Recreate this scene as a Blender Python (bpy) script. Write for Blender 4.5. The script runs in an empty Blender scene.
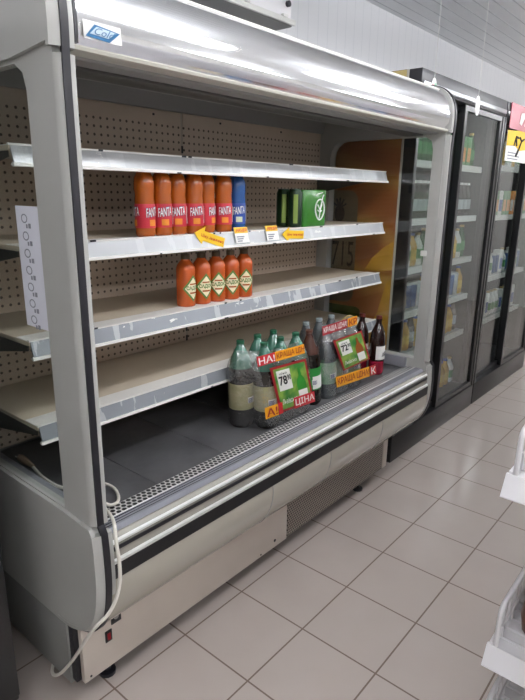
import bpy, bmesh, math, random
from mathutils import Vector, Matrix
random.seed(7)
sc = bpy.context.scene
COL = sc.collection
TILE = 0.31

# ------------------------------------------------------------------ materials
def lin(c):
    if isinstance(c, str):
        c = [int(c[i:i+2], 16)/255 for i in (0, 2, 4)]
    return tuple((v/12.92 if v <= .04045 else ((v+.055)/1.055)**2.4) for v in c) + (1,)

def newmat(name):
    m = bpy.data.materials.new(name); m.use_nodes = True
    nt = m.node_tree; b = nt.nodes['Principled BSDF']
    return m, nt, b

def M(name, col, rough=.5, metal=0, noise=None, col2=None, coat=0, bump=None, alpha=None, spec=None, trans=0):
    m, nt, b = newmat(name)
    b.inputs['Base Color'].default_value = lin(col)
    b.inputs['Roughness'].default_value = rough
    b.inputs['Metallic'].default_value = metal
    b.inputs['Coat Weight'].default_value = coat
    b.inputs['Coat Roughness'].default_value = .08
    if spec is not None: b.inputs['Specular IOR Level'].default_value = spec
    if trans: b.inputs['Transmission Weight'].default_value = trans
    if noise or bump:
        tc = nt.nodes.new('ShaderNodeTexCoord')
    if noise:
        sx, amt = noise
        n = nt.nodes.new('ShaderNodeTexNoise'); n.inputs['Scale'].default_value = sx; n.inputs['Detail'].default_value = 4
        nt.links.new(tc.outputs['Object'], n.inputs['Vector'])
        r = nt.nodes.new('ShaderNodeValToRGB')
        a = lin(col); c2 = lin(col2) if col2 else tuple(v*(1-amt) for v in a[:3])+(1,)
        r.color_ramp.elements[0].position = .35; r.color_ramp.elements[1].position = .65
        r.color_ramp.elements[0].color = a; r.color_ramp.elements[1].color = c2
        nt.links.new(n.outputs['Fac'], r.inputs['Fac']); nt.links.new(r.outputs['Color'], b.inputs['Base Color'])
    if bump:
        n2 = nt.nodes.new('ShaderNodeTexNoise'); n2.inputs['Scale'].default_value = bump[0]
        nt.links.new(tc.outputs['Object'], n2.inputs['Vector'])
        bp = nt.nodes.new('ShaderNodeBump'); bp.inputs['Strength'].default_value = bump[1]; bp.inputs['Distance'].default_value = .01
        nt.links.new(n2.outputs['Fac'], bp.inputs['Height']); nt.links.new(bp.outputs['Normal'], b.inputs['Normal'])
    return m

class N:
    """tiny math-node builder"""
    def __init__(s, nt): s.nt = nt
    def math(s, op, a, b=None, c=None):
        n = s.nt.nodes.new('ShaderNodeMath'); n.operation = op
        for i, v in enumerate((a, b, c)):
            if v is None: continue
            if isinstance(v, (int, float)): n.inputs[i].default_value = v
            else: s.nt.links.new(v, n.inputs[i])
        return n.outputs[0]
    def xyz(s):
        tc = s.nt.nodes.new('ShaderNodeTexCoord'); sp = s.nt.nodes.new('ShaderNodeSeparateXYZ')
        s.nt.links.new(tc.outputs['Object'], sp.inputs[0]); return sp.outputs, tc.outputs['Object']
    def mix(s, f, a, b):
        n = s.nt.nodes.new('ShaderNodeMix'); n.data_type = 'RGBA'
        s.nt.links.new(f, n.inputs[0])
        for i, v in ((6, a), (7, b)):
            if isinstance(v, tuple): n.inputs[i].default_value = v
            else: s.nt.links.new(v, n.inputs[i])
        return n.outputs[2]
    def noise(s, vec, scale, detail=4):
        n = s.nt.nodes.new('ShaderNodeTexNoise'); n.inputs['Scale'].default_value = scale; n.inputs['Detail'].default_value = detail
        s.nt.links.new(vec, n.inputs['Vector']); return n.outputs['Fac']
    def dots(s, u, v, su, sv, r, stagger):
        row = s.math('FLOOR', s.math('DIVIDE', v, sv))
        uu = s.math('DIVIDE', u, su)
        if stagger: uu = s.math('ADD', uu, s.math('MULTIPLY', s.math('MODULO', s.math('ABSOLUTE', row), 2), .5))
        du = s.math('MULTIPLY', s.math('SUBTRACT', s.math('FRACT', uu), .5), su)
        dv = s.math('MULTIPLY', s.math('SUBTRACT', s.math('FRACT', s.math('DIVIDE', v, sv)), .5), sv)
        d = s.math('SQRT', s.math('ADD', s.math('MULTIPLY', du, du), s.math('MULTIPLY', dv, dv)))
        return s.math('LESS_THAN', d, r)

def mat_dots(name, base, hole, ax, su, sv, r, stagger, rough=.5, lim=None, stain=.0):
    m, nt, b = newmat(name); k = N(nt); o, vec = k.xyz()
    f = k.dots(o[ax[0]], o[ax[1]], su, sv, r, stagger)
    if lim: f = k.math('MULTIPLY', f, k.math('LESS_THAN', o[ax[1]], lim))
    bc = lin(base)
    if stain:
        nz = k.noise(vec, 6)
        bc = k.mix(nz, lin(base), tuple(v*(1-stain) for v in lin(base)[:3])+(1,))
    nt.links.new(k.mix(f, bc, lin(hole)), b.inputs['Base Color'])
    b.inputs['Roughness'].default_value = rough
    return m

def mat_glass(name, tint=(.95, .97, .96), rough=0.0, bump=None, boost=0.0, ior=1.5):
    m = bpy.data.materials.new(name); m.use_nodes = True; nt = m.node_tree; nt.nodes.clear()
    out = nt.nodes.new('ShaderNodeOutputMaterial'); mx = nt.nodes.new('ShaderNodeMixShader')
    t = nt.nodes.new('ShaderNodeBsdfTransparent'); t.inputs[0].default_value = tint+(1,)
    g = nt.nodes.new('ShaderNodeBsdfGlossy'); g.inputs['Roughness'].default_value = rough
    fr = nt.nodes.new('ShaderNodeLayerWeight'); fr.inputs['Blend'].default_value = .5
    f0 = ((ior-1)/(ior+1))**2*1.6
    k = N(nt); f = k.math('ADD', k.math('MULTIPLY', k.math('POWER', fr.outputs['Facing'], 5), 1-f0), f0+boost)
    nt.links.new(f, mx.inputs[0]); nt.links.new(t.outputs[0], mx.inputs[1]); nt.links.new(g.outputs[0], mx.inputs[2])
    nt.links.new(mx.outputs[0], out.inputs[0])
    if bump:
        o, vec = k.xyz(); h = k.noise(vec, bump[0], 3)
        bp = nt.nodes.new('ShaderNodeBump'); bp.inputs['Strength'].default_value = bump[1]; bp.inputs['Distance'].default_value = .02
        nt.links.new(h, bp.inputs['Height']); nt.links.new(bp.outputs[0], g.inputs['Normal']); nt.links.new(bp.outputs[0], fr.inputs['Normal'])
    return m

def mat_emit(name, col, s):
    m, nt, b = newmat(name)
    b.inputs['Base Color'].default_value = lin(col)
    b.inputs['Emission Color'].default_value = lin(col); b.inputs['Emission Strength'].default_value = s
    return m

def mat_floor():
    m, nt, b = newmat('floor_tiles'); k = N(nt); o, vec = k.xyz()
    def line(c):
        f = k.math('FRACT', k.math('DIVIDE', c, TILE))
        return k.math('GREATER_THAN', k.math('ABSOLUTE', k.math('SUBTRACT', f, .5)), .5-.0095)
    ln = k.math('MAXIMUM', line(o[0]), line(o[1]))
    nz = k.noise(vec, 3, 6)
    cell = nt.nodes.new('ShaderNodeTexWhiteNoise')
    cb = nt.nodes.new('ShaderNodeCombineXYZ')
    nt.links.new(k.math('FLOOR', k.math('DIVIDE', o[0], TILE)), cb.inputs[0]); nt.links.new(k.math('FLOOR', k.math('DIVIDE', o[1], TILE)), cb.inputs[1])
    nt.links.new(cb.outputs[0], cell.inputs[0])
    base = k.mix(nz, lin('b9afa9'), lin('aaa099'))
    base = k.mix(k.math('MULTIPLY', cell.outputs[0], .35), base, lin('b0a69f'))
    nt.links.new(k.mix(ln, base, lin('6b5a50')), b.inputs['Base Color'])
    nt.links.new(k.math('ADD', k.math('MULTIPLY', ln, .4), k.math('ADD', k.math('MULTIPLY', nz, .10), .10)), b.inputs['Roughness'])
    bp = nt.nodes.new('ShaderNodeBump'); bp.inputs['Strength'].default_value = .25; bp.inputs['Distance'].default_value = .002
    nt.links.new(k.math('SUBTRACT', 1, ln), bp.inputs['Height']); nt.links.new(bp.outputs[0], b.inputs['Normal'])
    return m

def mat_planks(name, col, dark, axis, w, lw, rough=.4):
    m, nt, b = newmat(name); k = N(nt); o, vec = k.xyz()
    f = k.math('FRACT', k.math('DIVIDE', o[axis], w))
    ln = k.math('LESS_THAN', f, lw)
    nt.links.new(k.mix(ln, lin(col), lin(dark)), b.inputs['Base Color']); b.inputs['Roughness'].default_value = rough
    bp = nt.nodes.new('ShaderNodeBump'); bp.inputs['Strength'].default_value = .3; bp.inputs['Distance'].default_value = .004
    nt.links.new(k.math('SUBTRACT', 1, ln), bp.inputs['Height']); nt.links.new(bp.outputs[0], b.inputs['Normal'])
    return m

def mat_rail(name, ca, cb):
    """worn grey price-rail plastic with pale vertical scuffs and torn paper remnants"""
    m, nt, b = newmat(name); k = N(nt); o, vec = k.xyz()
    mp = nt.nodes.new('ShaderNodeMapping'); mp.inputs['Scale'].default_value = (22, 3, 5); nt.links.new(vec, mp.inputs[0])
    mp2 = nt.nodes.new('ShaderNodeMapping'); mp2.inputs['Scale'].default_value = (9, 14, 30); nt.links.new(vec, mp2.inputs[0])
    n1 = k.noise(mp.outputs[0], 1.0, 5); n2 = k.noise(mp2.outputs[0], 1.6, 4); n3 = k.noise(vec, 3.0, 2)
    c = k.mix(n3, lin(ca), lin(cb))
    c = k.mix(k.math('MULTIPLY', k.math('GREATER_THAN', n1, .60), .55), c, lin('cfd1d2'))
    c = k.mix(k.math('GREATER_THAN', n2, .70), c, lin('e0e0dc'))
    nt.links.new(c, b.inputs['Base Color']); b.inputs['Roughness'].default_value = .28; b.inputs['Metallic'].default_value = .25
    return m

def mat_graphic():
    """printed orange and yellow artwork with soft slices"""
    m, nt, b = newmat('orange_side_print'); k = N(nt); o, vec = k.xyz()
    mp = nt.nodes.new('ShaderNodeMapping'); mp.inputs['Scale'].default_value = (1, 1.6, 1.1)
    nt.links.new(vec, mp.inputs[0])
    n1 = k.noise(mp.outputs[0], 3.2, 2)
    w = nt.nodes.new('ShaderNodeTexWave'); w.wave_type = 'RINGS'; w.rings_direction = 'X'
    w.inputs['Scale'].default_value = 1.1; w.inputs['Distortion'].default_value = 5; w.inputs['Detail'].default_value = 1
    w.inputs['Detail Scale'].default_value = 1.2
    nt.links.new(mp.outputs[0], w.inputs['Vector'])
    r = nt.nodes.new('ShaderNodeValToRGB'); cr = r.color_ramp
    cr.elements[0].position = 0; cr.elements[0].color = lin('9c5a30')
    cr.elements[1].position = 1; cr.elements[1].color = lin('cfa552')
    e = cr.elements.new(.5); e.color = lin('aa6636')
    e = cr.elements.new(.75); e.color = lin('b98245')
    f = k.math('ADD', k.math('MULTIPLY', w.outputs['Fac'], .7), k.math('MULTIPLY', n1, .35))
    # redder toward the top, yellower low down
    f = k.math('ADD', f, k.math('MULTIPLY', k.math('SUBTRACT', 1.35, o[2]), .25))
    nt.links.new(f, r.inputs[0]); nt.links.new(r.outputs[0], b.inputs['Base Color']); b.inputs['Roughness'].default_value = .35
    return m

m_post = M('grey_shell_plastic', 'b4b4b0', .34, noise=(4, .06))
m_shell_dark = M('grey_side_sheet', '8b8b88', .45, noise=(3, .15))
m_black = M('black_rubber', '1c1b22', .42)
m_blackgloss = M('black_frame', '17171a', .3)
m_chrome = M('chrome_hood', 'eeeff1', .08, 1, bump=(1.6, .015))
m_alu = M('aluminium', 'b6b8bc', .3, .9)
m_alub = M('blue_grey_rail', '9a9ca4', .35, .2)
m_silver = M('bright_silver_trim', 'e2e2e0', .34, .35)
m_cream = M('cream_bumper', 'b0ab9f', .12, coat=.6)
m_lip = M('cream_hood_lip', 'bdbab0', .4)
m_kick = M('cream_kick_panel', 'd6cbc0', .32, noise=(5, .05))
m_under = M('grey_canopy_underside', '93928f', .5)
m_perf = mat_dots('perforated_back', 'cfbdaa', '54483e', (0, 2), .030, .030, .0052, False, .5, lim=1.855, stain=.18)
m_innergrey = M('inner_grey', 'b3a899', .5)
m_shelf = M('shelf_enamel', 'cabda9', .4, noise=(4, .08))
m_bracket = M('dark_bracket', '4c4a46', .5)
m_rail = mat_rail('worn_price_rail', '7f8389', '959a9f'); m_rail_lit = mat_rail('lit_price_rail', 'b4b7ba', 'c4c6c8')  # second rail is the same plastic, lightened to paint in reflected light
m_flange = M('white_flange', 'ebe9e4', .35)
m_deck = M('dark_deck_tray', '5a5a5c', .42, noise=(7, .25), bump=(40, .1))
m_honey = mat_dots('honeycomb_grille', 'cfcfcc', '060607', (0, 1), .0195, .0165, .0074, True, .35)
m_vent = mat_dots('vent_mesh', 'a59a90', '2c2521', (0, 2), .0135, .0125, .0048, True, .5)
m_glass = mat_glass('clear_glass', (.93, .95, .94))
m_doorglass = mat_glass('cooler_door_glass', (.86, .89, .88), 0.03, boost=.03, ior=1.4)
m_film = mat_glass('shrink_film', (.95, .955, .96), .14, bump=(26, .6), boost=.15, ior=1.4)
m_floor = mat_floor()
m_wall = mat_planks('white_wall_panels', 'eaebee', 'dcdee2', 0, .10, .05, .35)
m_ceil = mat_planks('ceiling_slats', 'eaecee', 'bdc0c4', 1, .10, .10, .4)
m_walls = M('plain_wall', 'd9d8d4', .6)
m_white = M('white_enamel', 'e9e7ea', .35)
m_whiteplastic = M('white_plastic', 'dcdcd8', .4)
m_cable = M('white_cable', 'dedad0', .45)
m_paper = M('white_paper', 'e3e4ee', .7)
m_ink = M('black_ink', '1c1c1e', .6)
m_greyink = M('grey_ink', '8b8d98', .6)
m_yellow = M('yellow_card', 'efc320', .5)
m_orangeb = M('amber_band', 'f0a81e', .4)
m_red = M('red_print', 'c8202c', .45)
m_darkred = M('dark_red_print', '9c1522', .45)
m_blue = M('blue_print', '1e6a9c', .45)
m_bluedark = M('navy_print', '17327a', .45)
m_whiteprint = M('white_print', 'f1f0ec', .5)
m_graphic = mat_graphic()
m_coolgrey = M('cooler_dark_grey', '3a3a3e', .35)
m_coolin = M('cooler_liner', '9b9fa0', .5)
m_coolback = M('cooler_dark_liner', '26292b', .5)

# ------------------------------------------------------------------ mesh builder
class MB:
    def __init__(s): s.bm = bmesh.new()
    def _tag(s, faces, mi):
        for f in faces: f.material_index = mi
    def box(s, x0, y0, z0, x1, y1, z1, mi=0, bev=0, seg=2):
        bm = s.bm
        vs = [bm.verts.new((x, y, z)) for x in (x0, x1) for y in (y0, y1) for z in (z0, z1)]
        F = [(0, 1, 3, 2), (4, 6, 7, 5), (0, 4, 5, 1), (2, 3, 7, 6), (0, 2, 6, 4), (1, 5, 7, 3)]
        fs = [bm.faces.new([vs[i] for i in f]) for f in F]
        bmesh.ops.recalc_face_normals(bm, faces=fs)
        s._tag(fs, mi)
        if bev:
            es = list({e for f in fs for e in f.edges})
            r = bmesh.ops.bevel(bm, geom=es, offset=bev, segments=seg, affect='EDGES', profile=.5)
            s._tag(r['faces'], mi)
        return s
    def prism(s, poly, axis, a, b, mi=0, holes=(), bev=0):
        """poly in the two other axes (cyclic order kept), extruded along axis from a to b"""
        bm = s.bm
        def P(p, t):
            if axis == 0: return (t, p[0], p[1])
            if axis == 1: return (p[0], t, p[1])
            return (p[0], p[1], t)
        loops = [poly] + list(holes); edges = []; allv = []
        for lp in loops:
            vs = [bm.verts.new(P(p, a)) for p in lp]
            allv += vs
            for i in range(len(vs)): edges.append(bm.edges.new((vs[i], vs[(i+1) % len(vs)])))
        if holes:
            r = bmesh.ops.triangle_fill(bm, use_beauty=True, use_dissolve=False, edges=edges)
            fs = [g for g in r['geom'] if isinstance(g, bmesh.types.BMFace)]
        else:
            fs = [bm.faces.new(allv)]
        ext = bmesh.ops.extrude_face_region(bm, geom=fs)
        nv = [g for g in ext['geom'] if isinstance(g, bmesh.types.BMVert)]
        d = [0, 0, 0]; d[axis] = b-a
        bmesh.ops.translate(bm, vec=d, verts=nv)
        allf = {f for v in allv+nv for f in v.link_faces}
        bmesh.ops.recalc_face_normals(bm, faces=list(allf)); s._tag(allf, mi)
        if bev:
            es = [e for e in {e for f in allf for e in f.edges} if e.calc_face_angle(0) > .6]
            r = bmesh.ops.bevel(bm, geom=es, offset=bev, segments=2, affect='EDGES', profile=.5); s._tag(r['faces'], mi)
        return s
    def tube(s, pts, r, seg=8, mi=0, closed=False, cap=True):
        bm = s.bm; pts = [Vector(p) for p in pts]; n = len(pts); rings = []
        up = None
        for i, p in enumerate(pts):
            if closed: t = pts[(i+1) % n]-pts[i-1]
            else: t = pts[min(i+1, n-1)]-pts[max(i-1, 0)]
            t.normalize()
            if up is None:
                up = t.orthogonal().normalized()
            else:
                up = (up - t*up.dot(t)); up = up.normalized() if up.length > 1e-6 else t.orthogonal().normalized()
            w = t.cross(up); rr = r[i] if isinstance(r, (list, tuple)) else r
            rings.append([bm.verts.new(p+(up*math.cos(2*math.pi*k/seg)+w*math.sin(2*math.pi*k/seg))*rr) for k in range(seg)])
        fs = []
        for i in range(n if closed else n-1):
            A, B = rings[i], rings[(i+1) % n]
            for k in range(seg): fs.append(bm.faces.new((A[k], A[(k+1) % seg], B[(k+1) % seg], B[k])))
        if cap and not closed:
            fs.append(bm.faces.new(rings[0][::-1])); fs.append(bm.faces.new(rings[-1]))
        s._tag(fs, mi); bmesh.ops.recalc_face_normals(bm, faces=fs)
        return s
    def lathe(s, prof, seg=20, c=(0, 0, 0), mis=None, mi=0, cap=True):
        bm = s.bm; rings = []
        for r, z in prof:
            rings.append([bm.verts.new((c[0]+r*math.cos(2*math.pi*k/seg), c[1]+r*math.sin(2*math.pi*k/seg), c[2]+z)) for k in range(seg)])
        al = []
        for i in range(len(rings)-1):
            A, B = rings[i], rings[i+1]
            for k in range(seg):
                f = bm.faces.new((A[k], A[(k+1) % seg], B[(k+1) % seg], B[k])); f.material_index = mis[i] if mis else mi; al.append(f)
        if cap:
            f = bm.faces.new(rings[0][::-1]); f.material_index = mis[0] if mis else mi; al.append(f)
            f = bm.faces.new(rings[-1]); f.material_index = mis[-1] if mis else mi; al.append(f)
        bmesh.ops.recalc_face_normals(bm, faces=al)
        return s
    def sweep(s, sec, path, mi=0, flip=1):
        """sec: closed (x, n) section; path: (y, z) polyline; n grows toward the front normal"""
        bm = s.bm; n = len(path); rings = []
        for i, (y, z) in enumerate(path):
            a = Vector(path[max(i-1, 0)]); b = Vector(path[min(i+1, n-1)]); t = (b-a).normalized()
            nr = Vector((-t.y, t.x))*flip
            rings.append([bm.verts.new((x, y+nr.x*d, z+nr.y*d)) for x, d in sec])
        fs = []; m = len(sec)
        for i in range(n-1):
            for k in range(m): fs.append(bm.faces.new((rings[i][k], rings[i][(k+1) % m], rings[i+1][(k+1) % m], rings[i+1][k])))
        fs.append(bm.faces.new(rings[0][::-1])); fs.append(bm.faces.new(rings[-1]))
        bmesh.ops.recalc_face_normals(bm, faces=fs); s._tag(fs, mi)
        return s
    def plate(s, p0, U, V, th, mi=0):
        """thin card: corner p0, edges U and V, thickness along UxV"""
        p0, U, V = Vector(p0), Vector(U), Vector(V); n = U.cross(V).normalized()*th
        return s.polyplate([p0, p0+U, p0+U+V, p0+V], n, mi)
    def polyplate(s, pts, n, mi=0):
        bm = s.bm; pts = [Vector(p) for p in pts]; n = Vector(n)
        a = [bm.verts.new(p) for p in pts]; b = [bm.verts.new(p+n) for p in pts]; k = len(pts)
        fs = [bm.faces.new(a[::-1]), bm.faces.new(b)]
        for i in range(k): fs.append(bm.faces.new((a[i], a[(i+1) % k], b[(i+1) % k], b[i])))
        bmesh.ops.recalc_face_normals(bm, faces=fs); s._tag(fs, mi)
        return s

def worigin(o):
    v = Vector((0, 0, 0))
    while o: v += o.location; o = o.parent
    return v

def build(name, mb, mats, parent=None, smooth=35, origin=None):
    me = bpy.data.meshes.new(name)
    off = worigin(parent) if parent else (Vector(origin) if origin else Vector((0, 0, 0)))
    if off.length: bmesh.ops.translate(mb.bm, vec=-off, verts=mb.bm.verts[:])
    mb.bm.to_mesh(me); mb.bm.free()
    for m in (mats if isinstance(mats, (list, tuple)) else [mats]): me.materials.append(m)
    if smooth:
        me.polygons.foreach_set('use_smooth', [True]*len(me.polygons)); me.set_sharp_from_angle(angle=math.radians(smooth))
    o = bpy.data.objects.new(name, me); COL.objects.link(o)
    if parent: o.parent = parent
    elif origin: o.location = origin
    return o

def tag(o, label=None, cat=None, group=None, kind=None):
    if label: o['label'] = label
    if cat: o['category'] = cat
    if group: o['group'] = group
    if kind: o['kind'] = kind
    return o

def thing(name, label, cat, loc=(0, 0, 0), group=None):
    o = bpy.data.objects.new(name, None); o.empty_display_size = .05; COL.objects.link(o); o.location = loc
    return tag(o, label, cat, group)

def copy_tree(o, parent=None):
    c = o.copy(); COL.objects.link(c)
    if parent: c.parent = parent
    for ch in [x for x in o.children]: copy_tree(ch, c)
    return c

_font = bpy.data.curves.new('lettering', 'FONT')
_fo = bpy.data.objects.new('lettering', _font)
def text_raw(s, bold=0.0, shear=0.0):
    COL.objects.link(_fo)
    _font.body = s; _font.offset = bold; _font.shear = shear; _font.resolution_u = 3
    bpy.context.view_layer.update()
    me = bpy.data.meshes.new_from_object(_fo.evaluated_get(bpy.context.evaluated_depsgraph_get()))
    COL.objects.unlink(_fo)
    vs = [v.co.copy() for v in me.vertices]; fs = [tuple(p.vertices) for p in me.polygons]
    x0 = min(v.x for v in vs); x1 = max(v.x for v in vs); y0 = min(v.y for v in vs); y1 = max(v.y for v in vs)
    out = [((v.x-x0)/(x1-x0), (v.y-y0)/(y1-y0)) for v in vs]
    bpy.data.meshes.remove(me)
    return out, fs
def text_on(mb, s, p0, U, V, mi=0, bold=.02, shear=0):
    vs, fs = text_raw(s, bold, shear); p0, U, V = Vector(p0), Vector(U), Vector(V)
    bv = [mb.bm.verts.new(p0+U*a+V*b) for a, b in vs]
    for f in fs:
        try: mb.bm.faces.new([bv[i] for i in f]).material_index = mi
        except ValueError: pass
    return mb
def text_cyl(mb, s, r, a0, a1, z0, z1, mi=0, bold=.02, c=(0, 0), tilt=0):
    vs, fs = text_raw(s, bold)
    bv = []
    for a, b in vs:
        t = a0+(a1-a0)*a
        bv.append(mb.bm.verts.new((c[0]+r*math.cos(t), c[1]+r*math.sin(t), z0+(z1-z0)*b+tilt*a)))
    for f in fs:
        try: mb.bm.faces.new([bv[i] for i in f]).material_index = mi
        except ValueError: pass
    return mb
def arc_patch(mb, r, a0, a1, z0, z1, mi=0, n=10, th=.0006):
    rows = []
    for i in range(n+1):
        t = a0+(a1-a0)*i/n
        rows.append([mb.bm.verts.new(((r+d)*math.cos(t), (r+d)*math.sin(t), z)) for d in (0, th) for z in (z0, z1)])
    fs = []
    for i in range(n):
        A, B = rows[i], rows[i+1]
        for a, b in ((0, 1), (1, 3), (3, 2), (2, 0)): fs.append(mb.bm.faces.new((A[a], A[b], B[b], B[a])))
    for R in (rows[0], rows[-1]): fs.append(mb.bm.faces.new((R[0], R[1], R[3], R[2])))
    bmesh.ops.recalc_face_normals(mb.bm, faces=fs); mb._tag(fs, mi)
    return mb
def curve_pts(ctrl, n=6):
    """Catmull-Rom through ctrl (any dimension)"""
    P = [Vector(c) for c in ctrl]; out = []
    for i in range(len(P)-1):
        p0 = P[max(i-1, 0)]; p1 = P[i]; p2 = P[i+1]; p3 = P[min(i+2, len(P)-1)]
        for k in range(n):
            t = k/n
            out.append(.5*((2*p1)+(p2-p0)*t+(2*p0-5*p1+4*p2-p3)*t*t+(3*p1-p0-3*p2+p3)*t**3))
    out.append(P[-1]); return out
def round_rect(x0, y0, x1, y1, r, n=5):
    pts = []
    for cx, cy, a in ((x1-r, y0+r, -90), (x1-r, y1-r, 0), (x0+r, y1-r, 90), (x0+r, y0+r, 180)):
        for i in range(n+1):
            t = math.radians(a+90*i/n); pts.append((cx+r*math.cos(t), cy+r*math.sin(t)))
    return pts

# ------------------------------------------------------------------ room
RX0, RX1, RY0, RY1, RZ = -3.2, 7.6, -4.2, .85, 2.79
tag(build('floor', MB().box(RX0, RY0, -.05, RX1, RY1, 0), m_floor, smooth=0), 'beige floor tiles laid in a square grid', 'floor', kind='structure')
tag(build('ceiling', MB().box(RX0, RY0, RZ, RX1, RY1, RZ+.05), m_ceil, smooth=0), 'grey slatted ceiling', 'ceiling', kind='structure')
tag(build('wall_back', MB().box(RX0, RY1, 0, RX1, RY1+.1, RZ), m_wall, smooth=0), 'white panelled wall behind the fridges', 'wall', kind='structure')
tag(build('wall_front', MB().box(RX0, RY0-.1, 0, RX1, RY0, RZ), m_walls, smooth=0), 'plain wall across the shop', 'wall', kind='structure')
tag(build('wall_left', MB().box(RX0-.1, RY0, 0, RX0, RY1, RZ), m_walls, smooth=0), 'plain wall at the near end of the shop', 'wall', kind='structure')
tag(build('wall_right', MB().box(RX1, RY0, 0, RX1+.1, RY1, RZ), m_walls, smooth=0), 'plain wall at the far end of the shop', 'wall', kind='structure')

# ------------------------------------------------------------------ open display fridge
XL, XR = -.425, 1.735          # outer faces of the end panels
XLI, XRI = -.388, 1.668        # inner faces
fridge = thing('open_display_fridge', 'long grey open-front display fridge with chrome hood and four shelves', 'fridge', (.64, .3, 0))
def fp(name, mb, mats, parent=None, smooth=35, label=None):
    o = build(name, mb, mats, parent or fridge, smooth)
    if label: o['label'] = label
    return o

front = curve_pts([(.10, .283), (.03, .290), (-.04, .318), (-.09, .362), (-.125, .43), (-.142, .52), (-.143, .62), (-.139, .685)], 4) \
      + curve_pts([(-.124, .708), (-.123, .74), (-.123, .80), (-.123, .95), (-.123, 1.2), (-.123, 1.5), (-.123, 1.7), (-.123, 1.80), (-.124, 1.85), (-.127, 1.90), (-.127, 1.95), (-.118, 2.005), (-.092, 2.05), (-.05, 2.082), (.01, 2.099), (.1, 2.108)], 4)
front = [tuple(p) for p in front]
def inset(path, d):
    out = []
    for i, p in enumerate(path):
        a = Vector(path[max(i-1, 0)]); b = Vector(path[min(i+1, len(path)-1)]); t = (b-a).normalized()
        out.append((p[0]+t.y*d, p[1]-t.x*d))
    return out
inn = inset(front, .022); cov = inset(front, .013)
hole_near = [(.022, .712), (.018, 1.80), (.03, 1.84), (.065, 1.862), (.48, 1.862)]
hole_near += [(.48+.085*math.sin(t), 1.777+.085*math.cos(t)) for t in (.4, .8, 1.2, 1.57)] + [(.565, .712)]
outline = inn + [(.70, 2.104), (.70, .285)]
cover_hi = [p for p in cov if p[1] > 1.88] + [(.70, 2.104), (.70, 1.872), (.06, 1.872)]
cover_lo = [p for p in cov if p[1] < .69] + [(-.112, .700), (.022, .708), (.70, .708), (.70, .285)]
for side in (-1, 1):
    if side < 0: xo, xi = XL, XLI
    else: xo, xi = XR, XRI
    d = 1 if side < 0 else -1       # toward inside
    hole = [(y-(.062 if side > 0 and y < .07 else 0), z) for y, z in hole_near]
    ep = fp('end_panel', MB().prism(outline, 0, xo+d*.012, xi, holes=[hole]), m_post)
    fp('upper_cover', MB().prism(cover_hi, 0, xo+d*.001, xo+d*.0125), m_post, ep)
    fp('lower_cover', MB().prism(cover_lo, 0, xo+d*.001, xo+d*.0125), m_post, ep)
    xn0, xn1 = xo+d*.002, xo+d*.058
    for lo_, hi_, xa in ((-9, .70, xo), (.70, 1.874, xo+d*.011), (1.872, 9, xo)):
        pth = [p for p in front if lo_ <= p[1] <= hi_]
        nose = [(xa, -.026), (xa, -.014), (xn0+d*.017, 0), (xn1-d*.004, 0), (xn1, -.006), (xn1, -.026)]
        fp('edge_trim', MB().sweep(nose, pth), m_post, ep)
    s0, s1 = xn0+d*.019, xn0+d*.038
    fp('rubber_strip', MB().sweep([(s0, -.004), (s0, .004), (s1, .004), (s1, -.004)], front), m_black, ep, label='black rubber strip down the front edge')
    xg = xo+d*.022
    fp('side_glass', MB().prism(hole, 0, xg-.002, xg+.002), m_glass, ep, label='clear side glass')
    # inner ledge along the foot of the glass and a dark gasket where the hood meets the panel
    fp('inner_ledge', MB().box(min(xi, xi+d*.02), .0, .655, max(xi, xi+d*.02), .62, .712, bev=.003), m_alub, ep)
    gp = [p for p in inset(front, .004) if p[1] > 1.88]
    fp('hood_gasket', MB().sweep([(xn1-d*.002, -.02), (xn1-d*.002, .004), (xn1+d*.006, .004), (xn1+d*.006, -.02)], gp), m_black if side < 0 else m_post, ep)

HX0, HX1 = XL+.064, XR-.064
hood = curve_pts([(-.108, 1.890), (-.119, 1.92), (-.118, 1.96), (-.108, 2.005), (-.082, 2.045), (-.04, 2.073), (.02, 2.088), (.10, 2.094), (.30, 2.095)], 6)
hood = [tuple(p) for p in hood]
hoodpoly = hood + [(.64, 2.095), (.64, 2.08), (.08, 2.076), (-.02, 2.056), (-.065, 2.02), (-.09, 1.97), (-.085, 1.892)]
ho = fp('hood', MB().prism(hoodpoly, 0, HX0, HX1), m_chrome, smooth=50, label='shiny chrome hood')
fp('hood_lip', MB().prism([(-.102, 1.876), (-.110, 1.879), (-.1125, 1.886), (-.106, 1.891), (-.06, 1.891), (-.06, 1.876)], 0, HX0, HX1), m_lip)
cn = fp('canopy', MB().prism([(-.06, 1.870), (.13, 1.868), (.15, 1.90), (.19, 1.965), (.64, 1.965), (.64, 2.07), (.08, 2.07), (-.02, 2.045), (-.055, 2.01), (-.078, 1.9)], 0, XLI+.002, XRI-.002), m_under)
fp('air_slot', MB().box(XLI+.03, .0, 1.862, XRI-.03, .09, 1.870, bev=.002), m_bracket, cn)
fp('highlight_bead', MB().tube([(HX0+.002, -.046, 2.0735), (HX1-.002, -.046, 2.0735)], .0042, 8), m_flange, ho, 60, 'pale bead painting a highlight along the crown of the hood')  # pale bead added to paint the bright highlight line on the crown
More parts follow.
